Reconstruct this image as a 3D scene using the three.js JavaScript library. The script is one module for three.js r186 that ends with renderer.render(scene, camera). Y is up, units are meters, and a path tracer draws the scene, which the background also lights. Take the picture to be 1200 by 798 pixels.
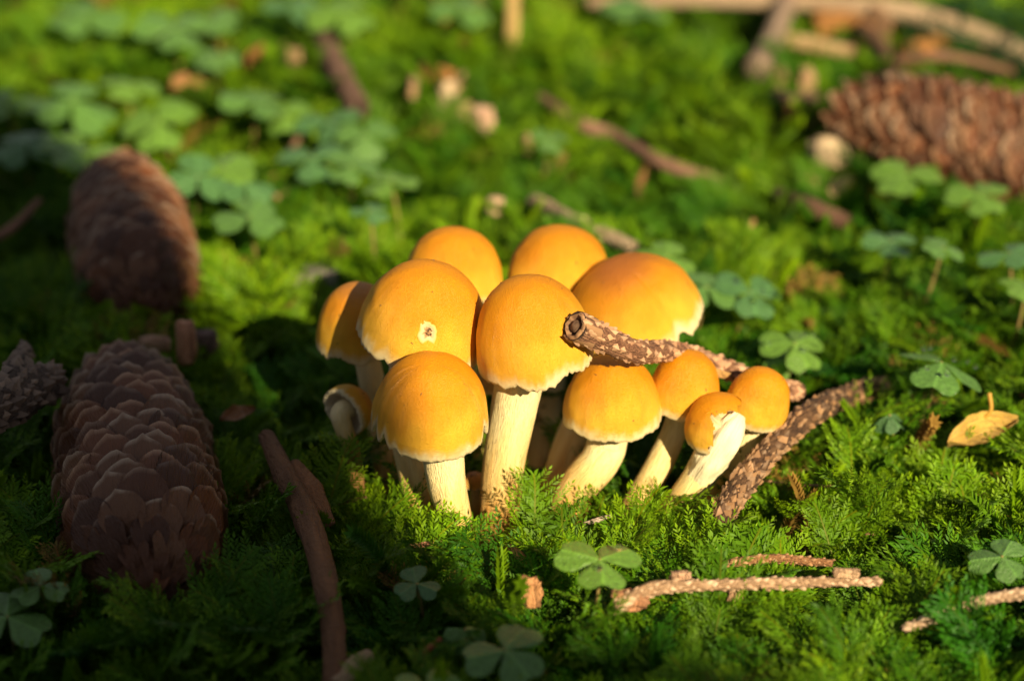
import * as THREE from 'three';
import { mergeGeometries } from 'three/addons/utils/BufferGeometryUtils.js';
import { ImprovedNoise } from 'three/addons/math/ImprovedNoise.js';

// ---------------------------------------------------------------- camera, sky, sun, exposure
const PITCH = THREE.MathUtils.degToRad(25), DIST = 0.62, HALF = 0.22e-3 * 399 / 0.62, AIM = 0.0488;
const scene = new THREE.Scene();
const camera = new THREE.PerspectiveCamera(THREE.MathUtils.radToDeg(2 * Math.atan(HALF)), 1024 / 680, 0.02, 60);
camera.position.set(0, AIM + DIST * Math.sin(PITCH), DIST * Math.cos(PITCH));
camera.lookAt(0, AIM, 0);
camera.focus = 0.605;
camera.userData.fStop = 7;

const SUN_AZ = THREE.MathUtils.degToRad(27), SUN_EL = THREE.MathUtils.degToRad(29);   // from behind the camera, to the right
const SUN_DIR = new THREE.Vector3(Math.sin(SUN_AZ) * Math.cos(SUN_EL), Math.sin(SUN_EL), Math.cos(SUN_AZ) * Math.cos(SUN_EL));
const sun = new THREE.DirectionalLight(new THREE.Color().setRGB(1.0, 0.85, 0.55), 5.0);
sun.position.copy(SUN_DIR).multiplyScalar(4);
sun.target.position.set(0, 0, 0);
sun.castShadow = true;
sun.shadow.mapSize.set(4096, 4096);
Object.assign(sun.shadow.camera, { left: -1, right: 1, top: 1, bottom: -1, near: 0.1, far: 10 });
scene.add(sun, sun.target);

{ // an even, cool sky
  const W = 128, H = 64, d = new Float32Array(W * H * 4);
  for (let j = 0; j < H; j++) for (let i = 0; i < W; i++) {
    const el = Math.max(0, Math.sin(((j + 0.5) / H - 0.5) * Math.PI)), k = Math.pow(1 - el, 3);
    d.set([0.74 + 0.2 * k, 0.8 + 0.15 * k, 0.92 + 0.05 * k, 1], (j * W + i) * 4);
  }
  const t = new THREE.DataTexture(d, W, H, THREE.RGBAFormat, THREE.FloatType);
  t.mapping = THREE.EquirectangularReflectionMapping; t.magFilter = THREE.LinearFilter; t.needsUpdate = true;
  scene.background = t; scene.environment = t;
  scene.backgroundIntensity = scene.environmentIntensity = 0.145;
}
const renderer = new THREE.WebGLRenderer({ antialias: true });
renderer.setSize(1024, 680);
renderer.toneMapping = THREE.LinearToneMapping;
renderer.toneMappingExposure = 1.75;
renderer.shadowMap.enabled = true;

// ---------------------------------------------------------------- helpers
const V = (x, y, z) => new THREE.Vector3(x, y, z);
const lerp = THREE.MathUtils.lerp, clamp = THREE.MathUtils.clamp, smooth = THREE.MathUtils.smoothstep;
function Rng(seed) { let s = seed >>> 0; const f = () => { s = (s + 0x6d2b79f5) | 0; let t = Math.imul(s ^ (s >>> 15), 1 | s); t = (t + Math.imul(t ^ (t >>> 7), 61 | t)) ^ t; return ((t ^ (t >>> 14)) >>> 0) / 4294967296; }; f.r = (a, b) => a + (b - a) * f(); return f; }
const IN = new ImprovedNoise();
const noise = (x, y = 0, z = 0) => IN.noise(x + 31.7, y + 17.3, z + 5.1);
const fbm = (x, y, z = 0, o = 3) => { let a = 1, s = 0, t = 0; for (let i = 0; i < o; i++) { s += a * noise(x, y, z + i * 7.7); t += a; x *= 2.1; y *= 2.1; z *= 2.1; a *= 0.5; } return s / t; };

const FWD = V(0, -Math.sin(PITCH), -Math.cos(PITCH)), UP = V(0, Math.cos(PITCH), -Math.sin(PITCH));
const ray = (px, py) => FWD.clone().addScaledVector(V(1, 0, 0), (px - 600) / 399 * HALF).addScaledVector(UP, (399 - py) / 399 * HALF);
const onZ = (px, py, z) => { const d = ray(px, py); return camera.position.clone().addScaledVector(d, (z - camera.position.z) / d.z); };
const onY = (px, py, y) => { const d = ray(px, py); return camera.position.clone().addScaledVector(d, (y - camera.position.y) / d.y); };
const perPx = (p) => p.clone().sub(camera.position).dot(FWD) * HALF / 399;     // metres that a photograph pixel spans there

const hump = (() => { const p = onY(1010, 575, 0); return [p.x, p.z]; })();
function soil(x, z) {
  const d = Math.hypot(x, z), f = 0.25 + 0.75 * smooth(d, 0.03, 0.1), far = 1 / (1 + d * 0.05);
  return -0.011 + far * f * (0.012 * noise(x * 8, z * 8, 1) + 0.009 * noise(x * 19, z * 19, 2)) + 0.007 * Math.exp(-((x - hump[0]) ** 2 + (z - hump[1]) ** 2) / 0.0016);
}
const MOSS = 0.0165;
const surf = (x, z) => soil(x, z) + MOSS;
function g(px, py, dy = 0) { let y = 0, p; for (let i = 0; i < 8; i++) { p = onY(px, py, y); y = surf(p.x, p.z) + dy; } return p; }

const used = {};
const numbered = (n) => { const k = used[n] = (used[n] ?? -1) + 1; return k ? n + '_' + String(k).padStart(3, '0') : n; };
function tag(o, label, category, group, kind) { o.userData = { label, category }; if (group) o.userData.group = group; if (kind) o.userData.kind = kind; return o; }
function thing(name, label, category, pos, group) {
  const o = new THREE.Group(); o.name = numbered(name); scene.add(o); if (pos) o.position.copy(pos);
  return tag(o, label, category, group);
}
function part(name, geo, mat, parent, kind) {
  const m = new THREE.Mesh(geo, mat); m.name = name; m.castShadow = m.receiveShadow = true; parent.add(m);
  if (kind) m.userData.kind = kind;
  return m;
}
// mesh builder in world coordinates
class MB {
  constructor() { this.p = []; this.c = []; this.u = []; this.i = []; }
  v(p, c = [1, 1, 1], u = 0, w = 0) { this.p.push(p.x, p.y, p.z); this.c.push(c[0], c[1], c[2]); this.u.push(u, w); return this.p.length / 3 - 1; }
  tri(a, b, c) { this.i.push(a, b, c); }
  quad(a, b, c, d) { this.i.push(a, b, c, a, c, d); }
  geo(origin) {
    const o = new THREE.BufferGeometry();
    if (origin) for (let k = 0; k < this.p.length; k += 3) { this.p[k] -= origin.x; this.p[k + 1] -= origin.y; this.p[k + 2] -= origin.z; }
    o.setAttribute('position', new THREE.Float32BufferAttribute(this.p, 3));
    o.setAttribute('color', new THREE.Float32BufferAttribute(this.c, 3));
    o.setAttribute('uv', new THREE.Float32BufferAttribute(this.u, 2));
    o.setIndex(this.i); o.computeVertexNormals(); return o;
  }
}
const mixc = (a, b, t) => [lerp(a[0], b[0], t), lerp(a[1], b[1], t), lerp(a[2], b[2], t)];
const mulc = (a, k) => [a[0] * k, a[1] * k, a[2] * k];

// a bent, tapering rod; color(t, angle, point) and bump(t, angle) are functions along and around it
function rod(mb, pts, radii, { seg = 24, around = 12, color = () => [1, 1, 1], bump = () => 0, roundEnds = 0.5, flat = 1 } = {}) {
  const curve = new THREE.CatmullRomCurve3(pts, false, 'catmullrom', 0.5), len = curve.getLength();
  const rad = (t) => { const k = t * (radii.length - 1), i = Math.min(Math.floor(k), radii.length - 2); return lerp(radii[i], radii[i + 1], k - i); };
  let N = null; const rings = [];
  const first = curve.getPoint(0), last = curve.getPoint(1);
  for (let s = 0; s <= seg; s++) {
    const t = s / seg, p = curve.getPoint(t), T = curve.getTangent(t);
    if (!N) { N = Math.abs(T.y) > 0.9 ? V(1, 0, 0) : V(0, 1, 0); }
    N = N.clone().addScaledVector(T, -N.dot(T)).normalize();
    const B = T.clone().cross(N), ring = [];
    for (let a = 0; a <= around; a++) {
      const an = a / around * 2 * Math.PI, r = rad(t) * (1 + bump(t, an));
      const q = p.clone().addScaledVector(N, Math.cos(an) * r * flat).addScaledVector(B, Math.sin(an) * r);
      ring.push(mb.v(q, color(t, an, q), an / (2 * Math.PI) * 2 * Math.PI * radii[0], t * len));
    }
    rings.push(ring);
  }
  for (let s = 0; s < seg; s++) for (let a = 0; a < around; a++) mb.quad(rings[s][a], rings[s][a + 1], rings[s + 1][a + 1], rings[s + 1][a]);
  const T0 = curve.getTangent(0), T1 = curve.getTangent(1);
  const c0 = mb.v(first.clone().addScaledVector(T0, -roundEnds * rad(0)), color(0, 0, first)), c1 = mb.v(last.clone().addScaledVector(T1, roundEnds * rad(1)), color(1, 0, last));
  for (let a = 0; a < around; a++) { mb.tri(c0, rings[0][a + 1], rings[0][a]); mb.tri(c1, rings[seg][a], rings[seg][a + 1]); }
  return { curve, rad, len };
}
// tiling textures
function tiled(size, fn) {
  const d = new Uint8Array(size * size * 4);
  for (let j = 0; j < size; j++) for (let i = 0; i < size; i++) { const c = fn(i / size, j / size); for (let k = 0; k < 3; k++) d[(j * size + i) * 4 + k] = clamp(Math.round((c.length ? c[k] : c) * 255), 0, 255); d[(j * size + i) * 4 + 3] = 255; }
  const t = new THREE.DataTexture(d, size, size); t.wrapS = t.wrapT = THREE.RepeatWrapping; t.magFilter = THREE.LinearFilter; t.needsUpdate = true; return t;
}
const ring4 = (u, v, fu, fv, s) => { // noise that tiles
  const a = u * 2 * Math.PI, b = v * 2 * Math.PI, R = fu / 6.283, Q = fv / 6.283;
  return 0.5 * noise(Math.cos(a) * R + s, Math.sin(a) * R, Math.cos(b) * Q) + 0.5 * noise(Math.cos(a) * R + 9.1 + s, Math.sin(b) * Q, Math.sin(a) * R + 3);
};
const grainTex = tiled(256, (u, v) => 0.5 + 0.9 * ring4(u, v, 30, 30, 0) + 0.5 * ring4(u, v, 70, 70, 4));
const fibreTex = tiled(256, (u, v) => 0.5 + 1.0 * ring4(u, v, 60, 6, 1) + 0.4 * ring4(u, v, 90, 30, 7));
const barkTex = tiled(256, (u, v) => 0.5 + 1.0 * ring4(u, v, 26, 10, 2) + 0.6 * ring4(u, v, 80, 40, 5));
const veinTex = tiled(256, (u, v) => { // leaflet: midrib along v at u = 0.5 and side veins
  const x = Math.abs(u - 0.5) * 2, rib = Math.exp(-((x / 0.05) ** 2)), side = Math.exp(-(Math.pow(((((v - x * 0.35) * 9) % 1 + 1) % 1 - 0.5) / 0.11, 2))) * (1 - x * 0.5);
  return 0.68 + 0.3 * rib + 0.16 * side + 0.25 * noise(u * 14, v * 14, 3) + 0.15 * noise(u * 50, v * 50, 6);
});
const rep = (t, m) => { const c = t.clone(); c.repeat.set(1 / m, 1 / m); c.needsUpdate = true; return c; };
const grain10 = rep(grainTex, 0.010), grain4 = rep(grainTex, 0.004), fibre12 = rep(fibreTex, 0.012), bark14 = rep(barkTex, 0.014);

const std = (o) => new THREE.MeshStandardMaterial({ vertexColors: true, ...o });
const phy = (o) => new THREE.MeshPhysicalMaterial({ vertexColors: true, ...o });
const M = {
  soil: std({ color: 0xffffff, roughness: 0.95, bumpMap: rep(barkTex, 0.03), bumpScale: 0.003 }),
  cap: phy({ roughness: 0.4, bumpMap: grain4, bumpScale: 0.00016, specularIntensity: 0.7 }),
  gill: std({ roughness: 0.9 }),
  stem: std({ roughness: 0.75, bumpMap: fibre12, bumpScale: 0.00022 }),
  flesh: std({ roughness: 0.9, bumpMap: fibre12, bumpScale: 0.00018 }),
  scale: phy({ roughness: 0.36, bumpMap: rep(fibreTex, 0.012), bumpScale: 0.00018, specularIntensity: 0.6 }),
  dark: std({ roughness: 0.95 }),
  bark: std({ roughness: 0.85, bumpMap: bark14, bumpScale: 0.0009 }),
  wood: std({ roughness: 0.75, bumpMap: fibre12, bumpScale: 0.0007 }),
  peg: std({ roughness: 0.7, bumpMap: grain4, bumpScale: 0.0003 }),
  moss: phy({ roughness: 0.55, transmission: 0.3, thickness: 0, side: THREE.DoubleSide, specularIntensity: 0.3 }),
  leaf: phy({ roughness: 0.42, transmission: 0.3, thickness: 0, side: THREE.DoubleSide, map: veinTex, bumpMap: veinTex, bumpScale: 0.0005, specularIntensity: 0.9 }),
  dry: phy({ roughness: 0.75, transmission: 0.25, thickness: 0, side: THREE.DoubleSide, bumpMap: fibre12, bumpScale: 0.0005 }),
  stalk: std({ roughness: 0.6 }),
  dew: new THREE.MeshPhysicalMaterial({ roughness: 0.02, transmission: 1, thickness: 0.001, ior: 1.33 }),
  stone: std({ roughness: 0.85, bumpMap: grain10, bumpScale: 0.001 }),
};
const blocks = [];       // [a, b, radius, factor]: where fronds are left out (0) or stay short
const block = (a, b, r, f = 0) => blocks.push([a, b, r, f]);

// ---------------------------------------------------------------- ground
{
  const n = 260, mb = new MB(), w = (t) => { const s = t * 2 - 1; return Math.sign(s) * (Math.abs(s) * 0.7 + Math.pow(Math.abs(s), 7) * 18); };
  for (let j = 0; j <= n; j++) for (let i = 0; i <= n; i++) {
    const x = w(i / n), z = w(j / n) - 0.1, k = 0.5 + 0.5 * fbm(x * 30, z * 30, 2), gr = smooth(fbm(x * 3, z * 3, 9), -0.1, 0.3);
    const far = smooth(Math.hypot(x, z), 0.7, 1.2);
    mb.v(V(x, soil(x, z), z), mixc(mixc([0.016, 0.011, 0.006], [0.04, 0.025, 0.012], k), mixc([0.05, 0.032, 0.018], [0.03, 0.06, 0.008], gr), far), x, z);
  }
  for (let j = 0; j < n; j++) for (let i = 0; i < n; i++) { const a = j * (n + 1) + i; mb.quad(a, a + n + 1, a + n + 2, a + 1); }
  const m = part('ground', mb.geo(), M.soil, scene); m.userData = { kind: 'structure', label: 'dark forest soil under the moss', category: 'ground' };
}

// ---------------------------------------------------------------- the tree behind the camera whose trunk shades the left of the picture
{
  const d = V(Math.sin(SUN_AZ), 0, Math.cos(SUN_AZ)), left = V(-d.z, 0, d.x), edge = onY(350, 540, 0), R = 0.17;
  const c = edge.clone().addScaledVector(d, 1.25).addScaledVector(left, R); c.y = soil(c.x, c.z) - 0.05;
  const t = thing('spruce_tree', 'thick spruce trunk standing outside the frame and shading the cones', 'tree', c), mb = new MB();
  rod(mb, [V(0, 0, 0), V(0.01, 1.2, 0), V(0, 3, 0.02), V(0, 5, 0)], [R, R * 0.97, R * 0.8, R * 0.6], { seg: 60, around: 40, bump: (s, a) => 0.03 * fbm(Math.cos(a) * 5, Math.sin(a) * 5, s * 30), color: (s, a) => mixc([0.07, 0.05, 0.035], [0.16, 0.12, 0.09], 0.5 + 0.5 * fbm(Math.cos(a) * 8, Math.sin(a) * 8, s * 60)) });
  part('trunk', mb.geo(), M.bark, t);
  const r = Rng(5);
  const cr = new MB();
  for (let k = 0; k < 26; k++) {
    const y = r.r(2.6, 4.9), a = r() * 6.283, L = (5.6 - y) * 0.4, q = V(Math.cos(a), 0, Math.sin(a)), e = q.clone().multiplyScalar(L).add(V(0, y - 0.25 * L, 0)), b = new MB();
    rod(b, [V(0, y, 0), q.clone().multiplyScalar(L * 0.5).add(V(0, y - 0.05 * L, 0)), e], [0.022, 0.012, 0.004], { seg: 6, around: 6, color: () => [0.08, 0.06, 0.04] });
    part('branch', b.geo(), M.bark, t);
    for (let i = 0; i < 90; i++) {
      const s = 0.2 + 0.8 * r(), p = q.clone().multiplyScalar(L * s).add(V(0, y - 0.25 * L * s * s, 0)), w = 0.05 + 0.25 * (1 - s), dir = V(r.r(-1, 1), r.r(-0.9, 0.2), r.r(-1, 1)).normalize(), sd = dir.clone().cross(V(r.r(-1, 1), 1, r.r(-1, 1))).normalize(), c0 = [0.02, r.r(0.045, 0.08), 0.02];
      const A = cr.v(p, c0), B = cr.v(p.clone().addScaledVector(dir, w * 0.5).addScaledVector(sd, w * 0.14), c0), C = cr.v(p.clone().addScaledVector(dir, w), c0), D = cr.v(p.clone().addScaledVector(dir, w * 0.5).addScaledVector(sd, -w * 0.14), c0);
      cr.tri(A, B, C); cr.tri(A, C, D);
    }
  }
  { // an unseen low living branch, added to dapple the near moss with shade
    const up = V(SUN_DIR.x, SUN_DIR.y, SUN_DIR.z).multiplyScalar(1.25 / Math.cos(SUN_EL)), at = (x, z, y = 0) => V(x, y, z).add(up).sub(c), b = new MB();
    const path = [V(0, 0.62, 0), at(-0.08, 0.09), at(0.0, 0.085, 0.006), at(0.07, 0.095, -0.004), at(0.16, 0.11, -0.02)];
    const k = rod(b, path, [0.011, 0.009, 0.007, 0.005, 0.003], { seg: 30, around: 8, color: () => [0.1, 0.07, 0.05] }); part('branch', b.geo(), M.bark, t);
    const nb = new MB();
    for (let i = 0; i < 9; i++) {
      const u = r.r(0.3, 1), p = k.curve.getPoint(u), tw = V(r.r(-0.3, 1), r.r(-0.8, 0.35), r.r(-0.6, 0.6)).normalize(), L = r.r(0.02, 0.05) * (1.25 - 0.6 * u), q = p.clone().addScaledVector(tw, L);
      rod(nb, [p, p.clone().lerp(q, 0.5), q], [0.0016, 0.0013, 0.0008], { seg: 3, around: 5, color: () => [0.12, 0.07, 0.04] });
      for (let j = 0; j < 26; j++) { const o = p.clone().lerp(q, (j + 1) / 26), d = V(r.r(-1, 1), r.r(-1, 1), r.r(-1, 1)).normalize().addScaledVector(tw, 0.7).normalize(); rod(nb, [o, o.clone().addScaledVector(d, 0.007), o.clone().addScaledVector(d, 0.014)], [0.0006, 0.0007, 0.0002], { seg: 2, around: 4, color: () => [0.025, 0.07, 0.025] }); }
    }
    part('needles', nb.geo(), M.stalk, t, 'stuff');
  }
  part('crown', cr.geo(), M.moss, t, 'stuff');
}

// ---------------------------------------------------------------- mushrooms
const ORANGE = [0.68, 0.255, 0.004], YELLOW = [0.82, 0.46, 0.035], CREAM = [0.84, 0.68, 0.38], BROWN = [0.45, 0.15, 0.02];
const GROUP = 'orange mushrooms growing in one tuft';
/* rim: pixel of the rim's centre, r and h in pixels, z: distance of the rim's centre, lean: tilt to the right, fore: tilt to the viewer */
function mushroom(label, o) {
  const c = onZ(o.rim[0], o.rim[1], o.z), s = perPx(c), r = o.r * s, h = o.h * s, rnd = Rng(o.seed), sd = o.seed * 3.3;
  const stemPts = o.stem.map(([x, y, dz]) => onZ(x, y, o.z + (dz ?? 0)));
  const foot = stemPts[stemPts.length - 1];
  const t = thing('mushroom', label, 'mushroom', foot, GROUP);
  const q = new THREE.Quaternion().setFromEuler(new THREE.Euler(o.fore ?? 0, 0, -(o.lean ?? 0), 'ZXY'));
  const put = (x, y, z) => V(x, y, z).applyQuaternion(q).add(c);
  const NT = 120, NA = 34, th = (k) => k / NT * 2 * Math.PI, q0 = o.q ?? 0.82;
  const tears = o.tears ?? [];
  const amax = (a) => {
    let m = (o.amax ?? 1.62) + 0.045 * noise(Math.cos(a) * 2.2 + sd, Math.sin(a) * 2.2, 1) + 0.05 * noise(Math.cos(a) * 9 + sd, Math.sin(a) * 9, 2) + 0.04 * noise(Math.cos(a) * 24 + sd, Math.sin(a) * 24, 3);
    for (const [ta, w, d] of tears) { let e = Math.abs(((a - ta + 3 * Math.PI) % (2 * Math.PI)) - Math.PI) / w; if (e < 1) m -= d * (1 - e * e) * (0.8 + 0.5 * noise(a * 22, sd)); }
    return m;
  };
  const outer = (a, u) => {
    const lump = 1 + smooth(u, 0.05, 0.6) * (0.03 * noise(Math.cos(a) * 1.3 + sd, Math.sin(a) * 1.3, u * 1.5) + 0.018 * noise(Math.cos(a) * 3 + sd, Math.sin(a) * 3, u * 4));
    const rr = r * Math.pow(Math.sin(Math.min(u, Math.PI / 2)), q0) * (u > Math.PI / 2 ? 1 - 0.55 * (u - Math.PI / 2) ** 2 : 1) * lump;
    return V(Math.cos(a) * rr, h * (u > Math.PI / 2 ? -Math.sin(u - Math.PI / 2) * 0.9 : Math.cos(u)) * (1 + 0.02 * smooth(u, 0.05, 0.7) * noise(Math.cos(a) * 2, Math.sin(a) * 2 + sd, u)), Math.sin(a) * rr);
  };
  const col = (a, k) => {
    const n = fbm(Math.cos(a) * 2.2 * k + sd, Math.sin(a) * 2.2 * k, 3), f = fbm(Math.cos(a) * 9 * k + sd, Math.sin(a) * 9 * k, 5);
    let x = mixc(mixc(o.top ?? ORANGE, ORANGE, smooth(k, 0.05, 0.4)), YELLOW, smooth(k + 0.25 * n, 0.35, 0.95) * 0.85);
    x = mixc(x, CREAM, smooth(k + 0.08 * n + 0.07 * f, o.margin ?? 0.85, (o.margin ?? 0.85) + 0.14));
    if (o.pale) x = mixc(x, CREAM, o.pale);
    const blot = smooth(fbm(Math.cos(a) * 1.6 * k + sd * 2, Math.sin(a) * 1.6 * k, 11, 4), 0.05, 0.4), fib = noise(Math.cos(a) * 40 + sd, Math.sin(a) * 40, k * 4); x = mixc(x, mulc(x, 1).map((q, c) => q * [0.86, 0.74, 0.6][c]), blot * 0.4);
    return mulc(x, 1 + 0.09 * f + 0.06 * n + 0.05 * fib);
  };
  const rows = [], mb = new MB();
  for (let i = 0; i <= NA + 8; i++) {
    const row = [];
    for (let k = 0; k <= NT; k++) {
      const a = th(k), m = amax(a), e = outer(a, m), ef = Math.hypot(e.x, e.z);
      let p, cc;
      if (i <= NA) { const u = m * Math.pow(i / NA, 0.9); p = outer(a, Math.max(u, 1e-3)); cc = col(a, i / NA); }
      else { // the lip and the inside of the cap
        const w = (i - NA) / 8, sh = 1 - Math.min(1, 0.0009 / r) * smooth(w, 0, 0.2), f = lerp(sh, 0.12, smooth(w, 0.15, 1));
        p = V(e.x * f, e.y + (w < 0.2 ? -0.0002 : 0) + h * 0.5 * smooth(w, 0.1, 1), e.z * f); cc = mixc([0.85, 0.72, 0.48], [0.5, 0.38, 0.22], smooth(w, 0.1, 0.5));
      }
      row.push(mb.v(put(p.x, p.y, p.z), cc, Math.cos(a) * Math.min(1, i / NA) * r * 1.5 + Math.max(0, i - NA) * 0.0004, Math.sin(a) * Math.min(1, i / NA) * r * 1.5));
    }
    rows.push(row);
  }
  for (let i = 0; i < rows.length - 1; i++) for (let k = 0; k < NT; k++) {
    if (o.cut && i <= NA + 8) { const a = th(k + 0.5), inCut = o.cut(a, i / NA); if (inCut) continue; }
    mb.quad(rows[i][k], rows[i][k + 1], rows[i + 1][k + 1], rows[i + 1][k]);
  }
  for (const [px, py, rad] of o.holes ?? []) { // a small pale crater where the skin is bitten away
    const d = ray(px, py).normalize(); let best = null, bd = 1e9;
    for (let i = 2; i <= NA; i++) for (let k = 0; k < NT; k++) { const n = rows[i][k] * 3, p = V(mb.p[n], mb.p[n + 1], mb.p[n + 2]).sub(camera.position), al = p.dot(d), off = p.addScaledVector(d, -al).length() + al * 0.02; if (off < bd) { bd = off; best = n; } }
    const b = V(mb.p[best], mb.p[best + 1], mb.p[best + 2]), out = b.clone().sub(c.clone().addScaledVector(V(0, 1, 0).applyQuaternion(q), h * 0.2)).normalize();
    for (let i = 0; i <= NA; i++) for (let k = 0; k <= NT; k++) { const n = rows[i][k] * 3, p = V(mb.p[n], mb.p[n + 1], mb.p[n + 2]), f = p.distanceTo(b) / (rad * s); if (f < 1) { p.addScaledVector(out, -0.0016 * (1 - f * f)); mb.p[n] = p.x; mb.p[n + 1] = p.y; mb.p[n + 2] = p.z; } }
    const rm = rad * s, ct = new MB(), T = out.clone().cross(V(0, 1, 0)).normalize(), B = T.clone().cross(out), rr = [];
    for (let i = 0; i <= 6; i++) { const row = []; for (let k = 0; k <= 24; k++) { const a = k / 24 * 6.2832, f = i / 6, w = rm * f * (1 + 0.3 * noise(Math.cos(a) * 2, Math.sin(a) * 2, sd) + 0.2 * noise(Math.cos(a) * 5, Math.sin(a) * 5, sd)), dep = 0.0003 - 0.0012 * (1 - f * f) - (f > 0.9 ? 0.0006 : 0) + 0.0002 * noise(Math.cos(a) * f * 4, Math.sin(a) * f * 4, 2); row.push(ct.v(b.clone().addScaledVector(T, Math.cos(a) * w).addScaledVector(B, Math.sin(a) * w * 1.2).addScaledVector(out, dep), mixc(mixc([0.3, 0.15, 0.06], [0.7, 0.47, 0.24], smooth(f + 0.3 * noise(Math.cos(a) * 2, Math.sin(a) * 2, 8), 0.25, 0.55)), [0.74, 0.36, 0.06], smooth(f, 0.7, 0.98)))); } rr.push(row); }
    for (let i = 0; i < 6; i++) for (let k = 0; k < 24; k++) ct.quad(rr[i][k], rr[i + 1][k], rr[i + 1][k + 1], rr[i][k + 1]);
    part('bite_scar', ct.geo(foot), M.flesh, t);
    const fl = new MB(); for (let k = 0; k < 14; k++) { const p = b.clone().addScaledVector(T, rnd.r(-0.5, 0.15) * rm).addScaledVector(B, rnd.r(-0.35, 0.35) * rm).addScaledVector(out, -0.0006), dd = T.clone().multiplyScalar(rnd.r(-1, 1)).addScaledVector(B, rnd.r(-1, 1)).normalize(); rod(fl, [p.clone().addScaledVector(dd, -0.0003), p, p.clone().addScaledVector(dd, 0.0003)], [0.00008, 0.00015, 0.00008], { seg: 3, around: 5, color: () => [0.09, 0.045, 0.02] }); }
    part('dark_crumbs', fl.geo(foot), M.dark, t);
  }
  { // specks of soil stuck to the skin
    const sp = new MB();
    for (let j = 0; j < 7; j++) { const i = 4 + Math.floor(rnd() * (NA - 8)), k = Math.floor(rnd() * NT); if (o.cut && o.cut(th(k), i / NA)) continue; const n = rows[i][k] * 3, p = V(mb.p[n], mb.p[n + 1], mb.p[n + 2]), d = V(rnd.r(-1, 1), rnd.r(-1, 1), rnd.r(-1, 1)).normalize(), L = rnd.r(0.00012, 0.0005); rod(sp, [p.clone().addScaledVector(d, -L), p, p.clone().addScaledVector(d, L)], [0.0001, rnd.r(0.00012, 0.00024), 0.00008], { seg: 3, around: 5, color: () => [0.14, 0.07, 0.03] }); }
    part('soil_specks', sp.geo(foot), M.dark, t, 'stuff');
  }
  part('cap', mb.geo(foot), M.cap, t);
  // gills: thin radial plates under the cap
  if (!o.noGills) {
    const gb = new MB(), NG = 44;
    for (let k = 0; k < NG; k++) {
      const a = (k + 0.3 * rnd()) / NG * 2 * Math.PI; if (o.cut && o.cut(a, 0.9)) continue;
      const e = outer(a, amax(a)), L = Math.hypot(e.x, e.z), n = 5, row = [];
      for (let i = 0; i <= n; i++) {
        const f = lerp(0.2, 0.93, i / n), w = smooth(1 - f, 0.07, 0.8), yTop = e.y + h * 0.5 * w + 0.0002, yLow = e.y + h * (0.12 + 0.2 * w) - 0.0 + 0.0002, dx = Math.cos(a), dz = Math.sin(a), tx = -dz * 0.00022, tz = dx * 0.00022;
        row.push([put(dx * L * f + tx, yTop, dz * L * f + tz), put(dx * L * f + tx, Math.min(yLow, yTop), dz * L * f + tz), put(dx * L * f - tx, Math.min(yLow, yTop), dz * L * f - tz), put(dx * L * f - tx, yTop, dz * L * f - tz)].map((p) => gb.v(p, [0.62, 0.47, 0.27])));
      }
      for (let i = 0; i < n; i++) for (let m = 0; m < 3; m++) gb.quad(row[i][m], row[i + 1][m], row[i + 1][m + 1], row[i][m + 1]);
    }
    part('gills', gb.geo(foot), M.gill, t, 'stuff');
  }
  // stem: from inside the cap to below the moss
  const down = foot.clone().add(foot.clone().sub(stemPts[stemPts.length - 2]).normalize().multiplyScalar(0.006)); down.y = Math.min(down.y, soil(foot.x, foot.z) - 0.002);
  const inside = put(0, h * 0.42, 0), sb = new MB(), sr = o.sr.map((x) => x * s / 2);
  const base = o.base ?? [0.55, 0.27, 0.06];
  rod(sb, [inside, ...stemPts, down], [sr[0], ...sr, sr[sr.length - 1]], { seg: 40, around: 28, bump: (u, a) => 0.05 * fbm(Math.cos(a) * 1.6 + sd, Math.sin(a) * 1.6, u * 4) + 0.035 * fbm(Math.cos(a) * 5 + sd, Math.sin(a) * 5, u * 7),
    color: (u, a) => { const n = fbm(Math.cos(a) * 3 + sd, Math.sin(a) * 3, u * 5), f = fbm(Math.cos(a) * 14 + sd, Math.sin(a) * 14, u * 12); return mulc(mixc(mixc([0.84, 0.68, 0.36], [0.80, 0.58, 0.22], smooth(u + 0.3 * n, 0.25, 0.65)), base, smooth(u + 0.25 * n + 0.1 * f, 0.5, 0.85)), 1 + 0.2 * f + 0.1 * n); } });
  part('stem', sb.geo(foot), M.stem, t);
  block(V(foot.x, 0, foot.z), V(foot.x, 0, foot.z), sr[sr.length - 1] + 0.0015);
  block(V(foot.x, 0, foot.z), V(foot.x + 0.002, 0, foot.z + 0.010), 0.011, 0.62);
  return { t, c, s, put, r, h, foot, rnd };
}
const mA = mushroom('rounded orange cap peeking over the back left of the tuft', { seed: 1, rim: [530, 335], r: 59, h: 70, z: -0.05, lean: 0.1, stem: [[535, 380], [540, 450], [550, 560, 0.02]], sr: [38, 40, 40] });
const mG = mushroom('rounded orange cap at the very back centre of the tuft', { seed: 2, rim: [655, 328], r: 60, h: 64, z: -0.06, lean: 0.05, stem: [[650, 370], [640, 460], [630, 560, 0.03]], sr: [40, 42, 42] });
const mH = mushroom('largest broad orange cap with a pale right margin, behind the scaly twig', { seed: 3, rim: [748, 382], r: 82, h: 84, z: -0.042, lean: -0.32, fore: 0.1, amax: 1.56, q: 0.8, margin: 0.82, top: [0.5, 0.16, 0.02], tears: [[0.2, 0.35, 0.08], [0.9, 0.12, 0.15]], stem: [[715, 430], [680, 500, 0.01], [655, 575, 0.028]], sr: [46, 46, 46] });
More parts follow.
